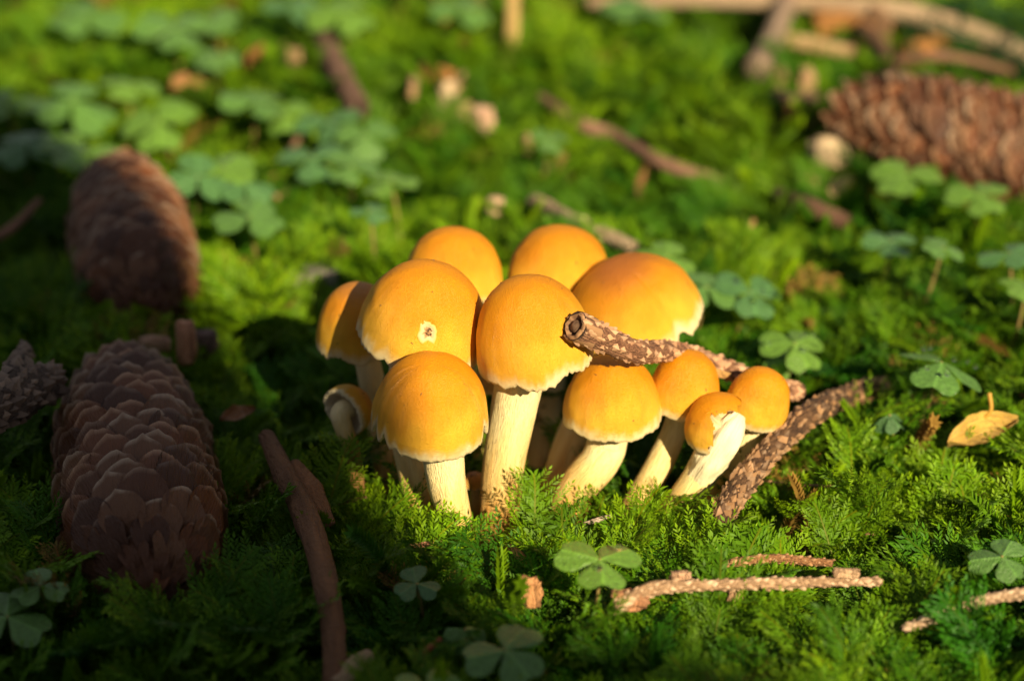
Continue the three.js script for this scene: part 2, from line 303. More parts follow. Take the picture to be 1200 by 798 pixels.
const mC = mushroom('tan orange cap at the left edge of the tuft, half in shade', { seed: 4, rim: [419, 400], r: 49, h: 74, z: -0.028, lean: 0.05, fore: 0.1, top: [0.5, 0.2, 0.03], tears: [[0.9, 0.4, 0.1], [2.0, 0.3, 0.12]], stem: [[432, 430], [442, 480], [455, 560, 0.015]], sr: [30, 32, 34] });
const mB = mushroom('large orange cap with a small pale bite scar in its side', { seed: 5, rim: [491, 398], r: 76, h: 97, z: -0.007, lean: 0.22, fore: 0.1, amax: 1.6, tears: [[2.3, 0.5, 0.06], [1.1, 0.3, 0.07], [2.9, 0.25, 0.1]], holes: [[502, 389, 11]], stem: [[478, 432], [478, 500, 0.004], [496, 590, 0.014]], sr: [44, 44, 46], base: [0.5, 0.25, 0.05] });
const mM = mushroom('small tan cap hidden under the tall central cap', { seed: 6, rim: [590, 450], r: 32, h: 38, z: -0.022, lean: 0.0, pale: 0.3, stem: [[588, 470], [585, 510], [580, 560, 0.01]], sr: [22, 22, 24] });
const mI = mushroom('half round orange cap with an even pale rim, right of the central stem', { seed: 7, rim: [717, 488], r: 58, h: 76, z: -0.004, lean: 0.0, fore: 0.04, amax: 1.6, stem: [[712, 515], [703, 540, 0.002], [672, 580, 0.004]], sr: [48, 47, 46] });
const mF = mushroom('tallest central orange mushroom with a thick pale stem', { seed: 8, rim: [629, 414], r: 69, h: 98, z: 0.002, lean: -0.2, fore: 0.12, amax: 1.64, tears: [[1.0, 0.25, 0.07], [1.9, 0.2, 0.06], [0.3, 0.2, 0.06]], stem: [[608, 450], [600, 490], [590, 545], [585, 605]], sr: [58, 54, 50, 50], base: [0.55, 0.22, 0.03] });
const mJ = mushroom('small egg shaped orange cap on a slanting pale stem', { seed: 9, rim: [802, 462], r: 41, h: 54, z: -0.010, lean: 0.1, fore: 0.05, amax: 1.9, q: 0.75, stem: [[794, 495], [775, 540, 0.003], [742, 600, 0.007]], sr: [30, 32, 34] });
const mL = mushroom('small round orange cap at the right end of the tuft', { seed: 10, rim: [886, 478], r: 38, h: 50, z: -0.008, lean: 0.25, fore: 0.05, amax: 1.85, q: 0.75, stem: [[880, 508], [860, 545, 0.001], [832, 598, 0.002]], sr: [32, 32, 32] });
{
  const m = mushroom('torn orange cap showing white flesh, leaning beside the rightmost cap', { seed: 11, rim: [844, 505], r: 41, h: 46, z: 0.002, lean: -0.1, fore: 0.1, amax: 1.75, noGills: true, cut: (a, k) => { const lo = 5.7 + 0.25 * noise(k * 5, 1), hi = 1.95 + 0.3 * noise(k * 6, 2); return k > 0.28 + 0.12 * noise(a * 3, 4) && (a > lo || a < hi); }, stem: [[840, 520], [820, 560, 0.002], [786, 610, 0.004]], sr: [44, 40, 38] });
  const fb = new MB();
  rod(fb, [onZ(866, 486, 0.003), onZ(854, 507, 0.0058), onZ(834, 538, 0.0056), onZ(816, 566, 0.0035)], [0.0020, 0.0042, 0.0045, 0.0041], { seg: 24, around: 30, roundEnds: 0.2, bump: (u, a) => 0.3 * fbm(Math.cos(a) * 2.5, Math.sin(a) * 2.5, u * 3) + 0.22 * fbm(Math.cos(a) * 7, Math.sin(a) * 7, u * 3), color: (u, a) => mulc([0.84, 0.72, 0.46], 1 + 0.16 * fbm(Math.cos(a) * 5, Math.sin(a) * 5, u * 6)) });
  part('torn_flesh', fb.geo(m.foot), M.flesh, m.t).userData.label = 'torn white flesh';
}
const mE = mushroom('orange cap with a ragged torn left rim at the front of the tuft', { seed: 12, rim: [504, 494], r: 69, h: 86, z: 0.017, lean: 0.05, fore: 0.2, amax: 1.62, tears: [[2.75, 0.12, 0.3], [2.45, 0.1, 0.22], [2.2, 0.1, 0.12], [0.35, 0.1, 0.26], [3.05, 0.1, 0.2]], stem: [[518, 530], [524, 570], [538, 625]], sr: [50, 46, 36] });
mushroom('tipped small brown mushroom darkened for shade, showing its pale underside left of the tuft', { seed: 13, rim: [404, 482], r: 31, h: 32, z: -0.012, lean: 1.3, fore: -0.85, top: BROWN, amax: 1.7, stem: [[399, 484, 0.003], [402, 500, 0.004], [414, 535, 0.005]], sr: [24, 22, 18], base: [0.3, 0.14, 0.04] });  // brown top and stem base are coloured darker to stand for shade
mushroom('tiny tan button mushroom in the dark gap between the two front stems', { seed: 14, rim: [556, 568], r: 14, h: 16, z: -0.006, pale: 0.2, top: BROWN, stem: [[556, 578], [556, 590], [556, 605]], sr: [12, 12, 12] });

// ---------------------------------------------------------------- spruce cones
const CONE_R = 0.0185, CONE_L = 0.108;
function scaleGeo(seed) {
  const mb = new MB(), nu = 8, nv = 7, w = 0.0064, L = 0.0165, rr = Rng(seed), top = [], bot = [];
  const ph = rr() * 9;
  for (let side = 0; side < 2; side++) for (let j = 0; j <= nv; j++) {
    const row = [];
    for (let i = 0; i <= nu; i++) {
      const u = i / nu * 2 - 1, v = Math.pow(j / nv, 0.8), tip = 1 - 0.26 * u * u - 0.05 * Math.pow(Math.abs(u), 4) + 0.05 * noise(u * 3 + ph, 1) + 0.03 * Math.cos(u * 8 + ph);
      const wid = w * (0.8 + 0.2 * Math.sin(Math.min(1, v * 1.25) * Math.PI / 2)) * (v > 0.8 ? 1 - 0.7 * (v - 0.8) : 1), x = u * wid;
      const edge = Math.max(Math.abs(u) ** 4, j === nv ? 1 : 0);
      let rad = CONE_R * (0.10 + 0.90 * Math.pow(Math.sin(v * Math.PI / 2), 0.42)) + 0.0011 * Math.pow(v, 5) - 0.0009 * u * u * v * v + 0.0006 * noise(u * 3 + ph, v * 3, 2) * v + 0.00035 * (1 - Math.abs(u)) * v;
      rad -= side * 0.0007 * (1 - 0.6 * edge);
      const a = x / CONE_R;
      const rim = smooth(v * tip + (j === nv ? 0.06 : 0), 0.93, 1.0) * (0.5 + 0.8 * rr()), st = 0.5 + 0.4 * fbm(u * 3 + ph, v * 1.5, 4);
      const c = mixc(mixc([0.085, 0.034, 0.016], [0.20, 0.088, 0.04], st), [0.5, 0.37, 0.26], clamp(rim, 0, 1) * (side ? 0.2 : 0.75));
      row.push(mb.v(V(Math.sin(a) * rad, v * tip * L, Math.cos(a) * rad), c, x, v * L));
    }
    (side ? bot : top).push(row);
  }
  for (let j = 0; j < nv; j++) for (let i = 0; i < nu; i++) { mb.quad(top[j][i], top[j][i + 1], top[j + 1][i + 1], top[j + 1][i]); mb.quad(bot[j][i], bot[j + 1][i], bot[j + 1][i + 1], bot[j][i + 1]); }
  for (let i = 0; i < nu; i++) mb.quad(top[nv][i], top[nv][i + 1], bot[nv][i + 1], bot[nv][i]);
  for (let j = 0; j < nv; j++) { mb.quad(top[j][0], top[j + 1][0], bot[j + 1][0], bot[j][0]); mb.quad(top[j][nu], bot[j][nu], bot[j + 1][nu], top[j + 1][nu]); }
  return mb.geo();
}
const scaleGeos = [1, 2, 3, 4, 5, 6].map(scaleGeo);
const scaleMats = [0xffffff, 0xd8c8c0, 0xffe8d8, 0xb8a8a4].map((c) => { const m = M.scale.clone(); m.color.set(c); return m; });
function makeCone(label) {
  const t = thing('spruce_cone', label, 'pine cone', null, 'fallen brown spruce cones in the moss'), r = Rng(77), N = 262;
  const prof = (v) => v < 0.16 ? lerp(0.34, 1, Math.sin(v / 0.16 * Math.PI / 2)) : v < 0.55 ? 1 : 1 - 0.5 * Math.pow((v - 0.55) / 0.45, 1.8);
  const mb = new MB();
  rod(mb, [V(0, 0.004, 0), V(0, CONE_L * 0.5, 0), V(0, CONE_L * 0.97, 0)], [CONE_R * 0.25, CONE_R * 0.62, CONE_R * 0.62, CONE_R * 0.3], { seg: 12, around: 14, color: () => [0.2, 0.085, 0.04] });
  part('core', mb.geo(), M.dark, t);
  const sb = new MB(); rod(sb, [V(0, 0.009, 0), V(0.0003, 0.005, 0), V(0.0006, 0.001, 0.0003)], [0.0022, 0.0019, 0.0017], { seg: 6, around: 9, color: () => [0.22, 0.12, 0.06] });
  part('stalk', sb.geo(), M.bark, t);
  for (let i = 0; i < N; i++) {
    const v = Math.pow((i + 0.5) / N, 1.2), k = prof(v) * r.r(0.97, 1.03), m = part('scale', scaleGeos[Math.floor(r() * 6)], scaleMats[Math.floor(r() * 4)], t);
    m.position.y = v * (CONE_L - 0.010) - 0.002; m.rotation.y = i * 2.399963 + r.r(-0.12, 0.12); m.rotation.z = r.r(-0.025, 0.025);
    m.scale.set(k, r.r(0.94, 1.08) * lerp(0.42, 1, smooth(v, 0, 0.2)), k);
  }
  return t;
}
function layCone(o, base, tip, k, spin, ky = 0.9) { // base and tip: points on the axis
  const d = tip.clone().sub(base).normalize();
  o.position.copy(base); o.quaternion.setFromUnitVectors(V(0, 1, 0), d); o.rotateY(spin); o.scale.set(k, k * ky, k);
  const e = base.clone().addScaledVector(d, CONE_L * k); block(base.clone().addScaledVector(d, 0.012), e.addScaledVector(d, -0.006), CONE_R * k * 0.86);
}
const cone1 = makeCone('large scaly brown cone in deep shade at the front left');
{ const b = g(178, 704, -0.001), e = g(150, 495, 0.006); layCone(cone1, b, e, 1.1, 0.6, 1.0); }
const coneCopy = (label) => { const c = cone1.clone(); c.name = numbered('spruce_cone'); scene.add(c); c.userData = { ...cone1.userData, label }; return c; };
{ const c = coneCopy('stubby brown cone pointing at the viewer, below the sorrel at the upper left'), b = g(172, 372, 0.002), e = g(150, 262, 0.011); layCone(c, b, e, 1.0, 2.1); }
{ const c = coneCopy('blurred reddish brown cone lying sideways at the upper right edge'), b = g(1330, 215, 0.014), e = g(972, 128, 0.011); layCone(c, b, e, 1.1, 4.0); }

// ---------------------------------------------------------------- twigs
// a spruce twig: core with the pegs its needles stood on
function pegTwig(label, pts, radii, { pegs = 300, size: size0 = 1, cols = [[0.14, 0.075, 0.04], [0.36, 0.2, 0.11]], seed = 1, hollow = false, pale = 0.6, sub = 'twigs lying in and on the moss', name = 'spruce_twig' } = {}) {
  const mid = pts[0].clone(), t = thing(name, label, 'twig', mid, sub), r = Rng(seed), mb = new MB(), pb = new MB();
  const k = rod(mb, pts, radii, { seg: 50, around: 14, roundEnds: hollow ? -0.5 : 0.3, bump: (u, a) => 0.16 * fbm(Math.cos(a) * 3 + seed, Math.sin(a) * 3, u * 26), color: (u, a) => hollow && u === 0 ? [0.05, 0.025, 0.015] : mulc(mixc(cols[0], cols[1], 0.1 + 0.5 * fbm(Math.cos(a) * 4 + seed, Math.sin(a) * 4, u * 30)), 0.9) });
  part('twig_core', mb.geo(mid), M.bark, t);
  const fr = k.curve.computeFrenetFrames(100);
  for (let i = 0; i < pegs; i++) {
    if (r() < 0.07) continue;
    const size = size0 * r.r(0.6, 1.25);
    const u = (i + 0.5) / pegs, a = i * 2.39996 + r.r(-0.5, 0.5), f = Math.min(99, Math.floor(u * 100)), T = fr.tangents[f], N = fr.normals[f], B = fr.binormals[f], R = k.rad(u);
    const out = N.clone().multiplyScalar(Math.cos(a)).addScaledVector(B, Math.sin(a)), side = T.clone().cross(out), p = k.curve.getPoint(u).addScaledVector(out, R * 0.9);
    const L = size * r.r(0.0009, 0.0014), w = size * r.r(0.0006, 0.00095), H = size * r.r(0.0004, 0.0007), c = mixc(cols[0], cols[1], r()), ct = mixc(c, [0.5, 0.34, 0.22], r() * pale);
    const A = pb.v(p.clone().addScaledVector(T, -L).addScaledVector(side, 0), mulc(c, 0.7)), Bq = pb.v(p.clone().addScaledVector(side, w), c), C = pb.v(p.clone().addScaledVector(side, -w), c), D = pb.v(p.clone().addScaledVector(T, L * 0.7).addScaledVector(out, H), ct), E = pb.v(p.clone().addScaledVector(out, H * 0.9).addScaledVector(T, L * 0.1), ct), F = pb.v(p.clone().addScaledVector(T, L * 0.8), mulc(c, 0.7));
    pb.tri(A, Bq, E); pb.tri(A, E, C); pb.tri(Bq, D, E); pb.tri(E, D, C); pb.tri(Bq, F, D); pb.tri(C, D, F);
  }
  const gg = pb.geo(mid).toNonIndexed(); gg.computeVertexNormals();
  part('bark_pegs', gg, M.peg, t, 'stuff');
  for (let i = 0; i < pts.length - 1; i++) block(V(pts[i].x, 0, pts[i].z), V(pts[i + 1].x, 0, pts[i + 1].z), radii[0] + 0.003, pts[i].y > 0.02 ? 1 : 0.4);
  return { t, mid, k };
}
const mm = 0.001;
{ // across the caps
  const { t, mid } = pegTwig('scaly spruce twig with a hollow cut end lying across the orange caps', [onZ(674, 382, 0.0155), onZ(705, 396, 0.011), onZ(745, 412, 0.004), onZ(785, 412, -0.010), onZ(820, 420, -0.019), onZ(860, 436, -0.023), onZ(905, 452, -0.026), onZ(940, 461, -0.028)], [3.9 * mm, 3.5 * mm, 3.1 * mm, 2.8 * mm, 2.6 * mm, 2.6 * mm, 2.2 * mm, 2.4 * mm], { pegs: 420, size: 1.4, seed: 3, hollow: true, cols: [[0.24, 0.1, 0.05], [0.62, 0.34, 0.18]] });
  const eb = new MB(), e0 = onZ(674, 382, 0.0155), d = onZ(705, 396, 0.011).sub(e0).normalize();
  { // the ragged cuff round the cut end
    const N = d.clone().cross(V(0, 1, 0)).normalize(), B = N.clone().cross(d), rows = [[], [], [], []], r = Rng(8);
    for (let k = 0; k <= 26; k++) { const a = k / 26 * 6.2832, j = 1 + 0.25 * noise(Math.cos(a) * 3, Math.sin(a) * 3, 7), o = (R, x) => e0.clone().addScaledVector(d, x).addScaledVector(N, Math.cos(a) * R * j).addScaledVector(B, Math.sin(a) * R * j), c = mixc([0.16, 0.075, 0.035], [0.5, 0.27, 0.13], 0.5 + 0.9 * noise(Math.cos(a) * 6, Math.sin(a) * 6, 3)); rows[0].push(eb.v(o(0.0037, 0.006), c)); rows[1].push(eb.v(o(0.0037, 0.0004), c)); rows[2].push(eb.v(o(0.0028, -0.0006), mulc(c, 1.1))); rows[3].push(eb.v(o(0.0018, 0.0012), [0.1, 0.05, 0.03])); }
    for (let i = 0; i < 3; i++) for (let k = 0; k < 26; k++) eb.quad(rows[i][k], rows[i][k + 1], rows[i + 1][k + 1], rows[i + 1][k]);
    const pith = new MB(); rod(pith, [e0.clone().addScaledVector(d, 0.003), e0.clone().addScaledVector(d, -0.0001)], [0.0016, 0.0016], { seg: 2, around: 10, color: () => [0.3, 0.16, 0.09] });
    part('cut_end', eb.geo(mid), M.bark, t); part('pith', pith.geo(mid), M.wood, t);
  }
  const side = new MB(); rod(side, [onZ(815, 422, -0.016), onZ(838, 436, -0.015), onZ(856, 441, -0.016)], [1.5 * mm, 1.3 * mm, 1.0 * mm], { seg: 10, around: 8, bump: (u, a) => 0.15 * fbm(a, u * 8, 3), color: () => [0.6, 0.32, 0.1] });
  part('peeled_bark', side.geo(mid), M.wood, t);
}
pegTwig('dark scaly spruce twig slanting through the moss right of the tuft', [g(842, 612, 0.0055), g(872, 565, 0.007), g(905, 525, 0.008), g(950, 485, 0.009), g(1000, 462, 0.008), g(1040, 452, 0.006)], [3.0 * mm, 3.5 * mm, 3.2 * mm, 3.5 * mm, 3.0 * mm, 2.8 * mm], { pegs: 720, size: 1.45, seed: 5, cols: [[0.07, 0.03, 0.013], [0.36, 0.18, 0.075]], pale: 0.4 });
pegTwig('thick broken scaly branch end in shade at the left edge', [g(-60, 505, 0.016), g(-5, 478, 0.017), g(30, 458, 0.0175), g(56, 448, 0.018)], [6.2 * mm, 6.2 * mm, 6 * mm, 5.2 * mm], { pegs: 200, size: 2.6, seed: 6, cols: [[0.09, 0.055, 0.038], [0.24, 0.16, 0.11]], pale: 0.15 });
pegTwig('short scaly spur sticking up from the branch at the left edge', [g(5, 470, 0.020), g(14, 440, 0.022), g(30, 408, 0.022)], [3.2 * mm, 2.8 * mm, 1.6 * mm], { pegs: 60, size: 2.2, seed: 7, cols: [[0.09, 0.055, 0.038], [0.24, 0.16, 0.11]], pale: 0.15 });
pegTwig('pale knobbly twig lying across the moss at the lower right', [g(722, 712, 0.005), g(765, 690, 0.007), g(830, 686, 0.0075), g(900, 684, 0.007), g(970, 682, 0.006), g(1035, 682, 0.004)], [1.5 * mm, 1.8 * mm, 1.2 * mm, 1.5 * mm, 1.1 * mm, 0.8 * mm], { pegs: 180, size: 0.95, seed: 9, cols: [[0.42, 0.24, 0.13], [0.68, 0.46, 0.3]] });
pegTwig('short thin reddish twig lying just above the pale knobbly twig', [g(848, 661, 0.004), g(905, 655, 0.005), g(976, 660, 0.004)], [1.0 * mm, 1.3 * mm, 0.9 * mm], { pegs: 70, size: 0.8, seed: 10, cols: [[0.3, 0.13, 0.05], [0.5, 0.26, 0.11]] });
pegTwig('pale curved twig running out of the lower right corner', [g(1060, 738, 0.004), g(1110, 718, 0.006), g(1170, 700, 0.007), g(1240, 692, 0.006)], [0.9 * mm, 1.4 * mm, 1.3 * mm, 1.6 * mm], { pegs: 130, size: 0.9, seed: 11, cols: [[0.36, 0.22, 0.13], [0.6, 0.42, 0.28]] });
pegTwig('blurred scaly brown twig in the sorrel at the top left', [g(372, 22, 0.012), g(390, 70, 0.009), g(420, 128, 0.007)], [4.2 * mm, 4.6 * mm, 4.2 * mm], { pegs: 260, size: 1.2, seed: 12, cols: [[0.18, 0.09, 0.06], [0.38, 0.22, 0.15]] });
pegTwig('blurred pale twig lying behind the back caps', [g(625, 235, 0.006), g(680, 262, 0.006), g(745, 292, 0.006)], [2.2 * mm, 2.4 * mm, 2.4 * mm], { pegs: 110, size: 1.1, seed: 13, cols: [[0.55, 0.38, 0.22], [0.8, 0.62, 0.42]] });
pegTwig('blurred grey pink branch rising to the top edge left of the sideways cone', [g(888, 80, 0.010), g(908, 40, 0.014), g(925, -8, 0.018)], [5.0 * mm, 4.5 * mm, 4.2 * mm], { pegs: 200, size: 1.1, seed: 14, cols: [[0.3, 0.2, 0.14], [0.52, 0.38, 0.28]] });

function stick(name, label, category, pts, radii, { cols, seed = 1, around = 16, seg = 50, mat = M.wood, group, ends = 0.3, rough = 0.12, flat = 1, low = 0.4 }) {
  const t = thing(name, label, category, pts[0], group), mb = new MB();
  rod(mb, pts, radii, { seg, around, roundEnds: ends, flat, bump: (u, a) => rough * fbm(Math.cos(a) * 2 + seed, Math.sin(a) * 2, u * 9) + rough * 0.5 * fbm(Math.cos(a) * 7 + seed, Math.sin(a) * 7, u * 7), color: (u, a) => mixc(cols[0], cols[1], clamp(0.5 + 0.9 * fbm(Math.cos(a) * 4 + seed, Math.sin(a) * 4, u * 5), 0, 1)) });
  part('wood', mb.geo(pts[0]), mat, t);
  for (let i = 0; i < pts.length - 1; i++) block(V(pts[i].x, 0, pts[i].z), V(pts[i + 1].x, 0, pts[i + 1].z), radii[0] + 0.002, low);
  return t;
}
const TW = 'twigs lying in and on the moss';
{
  const pts = [g(312, 512, 0.009), g(335, 560, 0.009), g(362, 615, 0.008), g(382, 690, 0.007), g(390, 745, 0.006), g(394, 815, 0.004)];
  const t = stick('bare_stick', 'smooth dark brown stick slanting down between the front cone and the tuft', 'stick', pts, [2.3 * mm, 3.1 * mm, 3.3 * mm, 3.0 * mm, 2.8 * mm, 2.8 * mm], { cols: [[0.10, 0.04, 0.016], [0.3, 0.14, 0.06]], seed: 21, mat: M.bark, rough: 0.22, seg: 90, group: TW });
  const b = new MB(), r = Rng(3); rod(b, [g(345, 540, 0.009), g(362, 570, 0.008), g(384, 615, 0.004)], [1.2 * mm, 3.4 * mm, 2.0 * mm], { seg: 20, around: 12, flat: 0.35, bump: (u, a) => 0.2 * fbm(Math.cos(a) * 3, Math.sin(a) * 3, u * 8), color: (u, a) => mixc([0.2, 0.085, 0.035], [0.42, 0.19, 0.08], 0.5 + 0.7 * fbm(a * 2, u * 12, 3)) });
  part('bark_flake', b.geo(pts[0]), M.bark, t);
}
stick('broken_stick', 'pale broken stick end at the bottom edge beside the dark stick', 'stick', [g(432, 768, 0.004), g(415, 780, 0.005), g(392, 806, 0.005)], [1.6 * mm, 2.2 * mm, 2.4 * mm], { cols: [[0.3, 0.18, 0.09], [0.62, 0.44, 0.26]], seed: 22, group: TW });
stick('long_twig', 'blurred dark brown twig slanting down behind the large right cap', 'twig', [g(632, 112, 0.004), g(680, 145, 0.008), g(720, 158, 0.006), g(775, 190, 0.008), g(845, 212, 0.003)], [1.6 * mm, 2.8 * mm, 2.2 * mm, 2.6 * mm, 1.8 * mm], { cols: [[0.16, 0.075, 0.045], [0.36, 0.2, 0.13]], seed: 23, group: TW });
stick('short_twig', 'blurred short dark twig below the sideways cone', 'twig', [g(912, 228, 0.004), g(950, 243, 0.006), g(995, 262, 0.003)], [2.4 * mm, 3.2 * mm, 2.8 * mm], { cols: [[0.11, 0.05, 0.03], [0.26, 0.13, 0.08]], seed: 24, group: TW });
stick('fallen_branch', 'blurred pale branch running along the top right edge', 'branch', [g(690, 3, 0.012), g(820, 0, 0.014), g(960, 4, 0.014), g(1060, 14, 0.014), g(1135, 36, 0.012), g(1230, 75, 0.010)], [2.4 * mm, 3.2 * mm, 3.6 * mm, 4.2 * mm, 4.4 * mm, 4.0 * mm], { cols: [[0.3, 0.19, 0.11], [0.56, 0.4, 0.26]], seed: 25, group: TW });
stick('fallen_branch', 'blurred brown branch stub crossing the litter above the sideways cone', 'branch', [g(912, 45, 0.012), g(950, 52, 0.012), g(1000, 62, 0.010)], [2.6 * mm, 3.4 * mm, 2.6 * mm], { cols: [[0.36, 0.22, 0.1], [0.6, 0.4, 0.2]], seed: 26, group: TW });
stick('dark_twig', 'dark twig slanting between the pale branch and the sideways cone', 'twig', [g(1010, 30, 0.010), g(1032, 55, 0.012), g(1048, 88, 0.008)], [2.2 * mm, 2.6 * mm, 2.0 * mm], { cols: [[0.12, 0.055, 0.03], [0.28, 0.14, 0.08]], seed: 61, group: TW });
stick('dark_twig', 'long thin dark twig lying along the top of the sideways cone', 'twig', [g(1050, 72, 0.014), g(1110, 66, 0.016), g(1190, 84, 0.014)], [1.6 * mm, 1.9 * mm, 1.4 * mm], { cols: [[0.16, 0.07, 0.04], [0.32, 0.17, 0.1]], seed: 62, group: TW });
stick('dark_twig', 'short dark twig under the foot of the grey pink branch', 'twig', [g(905, 108, 0.007), g(930, 118, 0.009), g(958, 112, 0.007)], [2.0 * mm, 2.4 * mm, 1.7 * mm], { cols: [[0.09, 0.045, 0.03], [0.22, 0.12, 0.07]], seed: 63, group: TW });
stick('thin_twig', 'thin reddish twig at the left edge beside the upper left cone', 'twig', [g(-20, 285, 0.010), g(12, 268, 0.012), g(46, 234, 0.014)], [1.5 * mm, 1.6 * mm, 1.0 * mm], { cols: [[0.3, 0.13, 0.07], [0.5, 0.25, 0.15]], seed: 27, group: TW });
stick('straw', 'pale upright straw cut off by the top edge', 'straw', [g(600, 76, 0.0), g(600, 40, 0.010).setY(0.022), g(600, 76, 0).add(V(0.001, 0.062, -0.004))], [3.1 * mm, 2.9 * mm, 2.8 * mm], { cols: [[0.58, 0.36, 0.12], [0.78, 0.54, 0.22]], seed: 28, rough: 0.05, around: 10, low: 1 });
stick('grass_stalk', 'thin reddish stalk standing right of the long blurred twig', 'stalk', [g(748, 235, 0.0), g(750, 215, 0.002), g(757, 195, 0.004)], [1.3 * mm, 1.5 * mm, 1.0 * mm], { cols: [[0.28, 0.1, 0.04], [0.42, 0.18, 0.08]], seed: 29, around: 8, low: 1 });
stick('grass_stalk', 'thin yellowish stalk standing in the sunny moss above the bright sorrel', 'stalk', [g(868, 300, 0.0), g(876, 280, 0.004), g(883, 258, 0.006)], [1.0 * mm, 1.2 * mm, 0.8 * mm], { cols: [[0.5, 0.28, 0.08], [0.66, 0.42, 0.16]], seed: 30, around: 8, low: 1 });
stick('needle', 'single reddish needle lying in front of the front mushroom stem', 'needle', [g(478, 640, 0.001), g(500, 638, 0.002), g(522, 636, 0.002)], [0.5 * mm, 0.85 * mm, 0.6 * mm], { cols: [[0.42, 0.16, 0.08], [0.6, 0.28, 0.16]], seed: 31, around: 8, seg: 10, rough: 0.03 });
stick('needle', 'single red needle beside the frosty sorrel at the bottom', 'needle', [g(497, 766, 0.004), g(506, 757, 0.006), g(517, 748, 0.007)], [0.7 * mm, 0.9 * mm, 0.6 * mm], { cols: [[0.42, 0.1, 0.04], [0.55, 0.16, 0.07]], seed: 32, around: 8, seg: 10, rough: 0.03 });
stick('needle', 'bright pinkish straw bit sticking in the moss before the leaning stems', 'needle', [g(685, 614, -0.001), g(702, 609, 0.001), g(718, 604, 0.002)], [0.5 * mm, 0.7 * mm, 0.4 * mm], { cols: [[0.6, 0.42, 0.34], [0.75, 0.58, 0.46]], seed: 33, around: 8, seg: 10, rough: 0.03 });
stick('wood_shred', 'orange brown shred of wood slanting behind the bark crumb', 'wood shred', [g(597, 640, 0.004), g(608, 650, 0.005), g(620, 662, 0.004)], [0.8 * mm, 1.2 * mm, 0.8 * mm], { cols: [[0.4, 0.18, 0.06], [0.62, 0.34, 0.13]], seed: 34, around: 8, seg: 12 });
stick('thin_twig', 'thin pinkish twig standing in the sorrel patch at the left', 'twig', [g(342, 175, 0.004), g(349, 160, 0.008), g(356, 146, 0.010)], [1.0 * mm, 1.4 * mm, 0.9 * mm], { cols: [[0.45, 0.22, 0.13], [0.62, 0.36, 0.24]], seed: 35, around: 8, low: 1 });
stick('thin_twig', 'thin orange twig lying low under the sorrel patch', 'twig', [g(322, 232, 0.004), g(350, 215, 0.007), g(385, 198, 0.008)], [1.0 * mm, 1.4 * mm, 1.2 * mm], { cols: [[0.4, 0.2, 0.1], [0.62, 0.36, 0.2]], seed: 36, around: 8, low: 1 });

// ---------------------------------------------------------------- chips, leaf bits, stones: crumpled pieces
function chip(name, label, category, px, py, w, h, d, cols, seed, { dy = 0.004, turn = 0, tilt = 0, bump = 0.25, group, mat = M.wood } = {}) {
  const c = g(px, py, dy), s = perPx(c), t = thing(name, label, category, c, group), geo = new THREE.IcosahedronGeometry(1, 5), mb = new MB();
  const p = geo.attributes.position, q = new THREE.Quaternion().setFromEuler(new THREE.Euler(tilt, turn, 0));
  for (let i = 0; i < p.count; i++) {
    const v = V(p.getX(i), p.getY(i), p.getZ(i)), n = 1 + bump * fbm(v.x * 1.5 + seed, v.y * 1.5, v.z * 1.5) * 1.6 + bump * 0.5 * noise(v.x * 5 + seed, v.y * 5, v.z * 5);
    const sq = (x) => Math.sign(x) * Math.pow(Math.abs(x), 0.5);
    const w3 = V(sq(v.x) * w * s / 2 * n, sq(v.y) * h * s / 2 * n, sq(v.z) * d * s / 2 * n).applyQuaternion(q);
    mb.v(w3, mixc(cols[0], cols[1], clamp(0.5 + fbm(v.x * 3 + seed, v.y * 6, v.z * 3), 0, 1)), v.x * w * s / 2, v.y * h * s / 2);
  }
  for (let i = 0; i < p.count; i += 3) mb.tri(i, i + 1, i + 2);
  const b = mb.geo(); // smooth normals over the seams
  const key = {}, nn = b.attributes.normal, pp = b.attributes.position;
  for (let i = 0; i < pp.count; i++) { const k = [pp.getX(i), pp.getY(i), pp.getZ(i)].map((x) => Math.round(x * 1e6)).join(); (key[k] ??= []).push(i); }
  for (const k in key) { const v = V(0, 0, 0); for (const i of key[k]) v.add(V(nn.getX(i), nn.getY(i), nn.getZ(i))); v.normalize(); for (const i of key[k]) nn.setXYZ(i, v.x, v.y, v.z); }
  part('body', b, mat, t);
  block(V(c.x, 0, c.z), V(c.x, 0, c.z), w * s * 0.35, 0.5);
  return t;
}
const RUST = [[0.3, 0.12, 0.045], [0.6, 0.3, 0.12]], PALE = [[0.42, 0.28, 0.16], [0.7, 0.53, 0.34]], TAN = [[0.32, 0.18, 0.08], [0.58, 0.37, 0.2]], OCHRE = [[0.26, 0.10, 0.025], [0.46, 0.21, 0.05]];
const BG = 'blurred crumbs of bark and dead leaf in the background moss';
chip('bark_crumb', 'rust brown crumbled bark bit in the moss left of the front sorrel', 'bark crumb', 621, 694, 26, 34, 18, RUST, 41, { dy: 0.004, bump: 0.5 });
chip('bark_crumb', 'reddish bark chunk at the left end of the pale knobbly twig', 'bark crumb', 740, 702, 42, 20, 22, [[0.34, 0.13, 0.05], [0.6, 0.3, 0.16]], 42, { dy: 0.005, bump: 0.4 });
chip('bark_crumb', 'small pale bark bit hanging under the middle of the knobbly twig', 'bark crumb', 862, 697, 20, 20, 14, [[0.4, 0.2, 0.1], [0.62, 0.38, 0.22]], 43, { dy: 0.003, bump: 0.5 });
chip('bark_crumb', 'small bark bit on top of the right part of the knobbly twig', 'bark crumb', 992, 672, 30, 10, 12, [[0.4, 0.22, 0.12], [0.62, 0.4, 0.24]], 44, { dy: 0.008, bump: 0.5 });
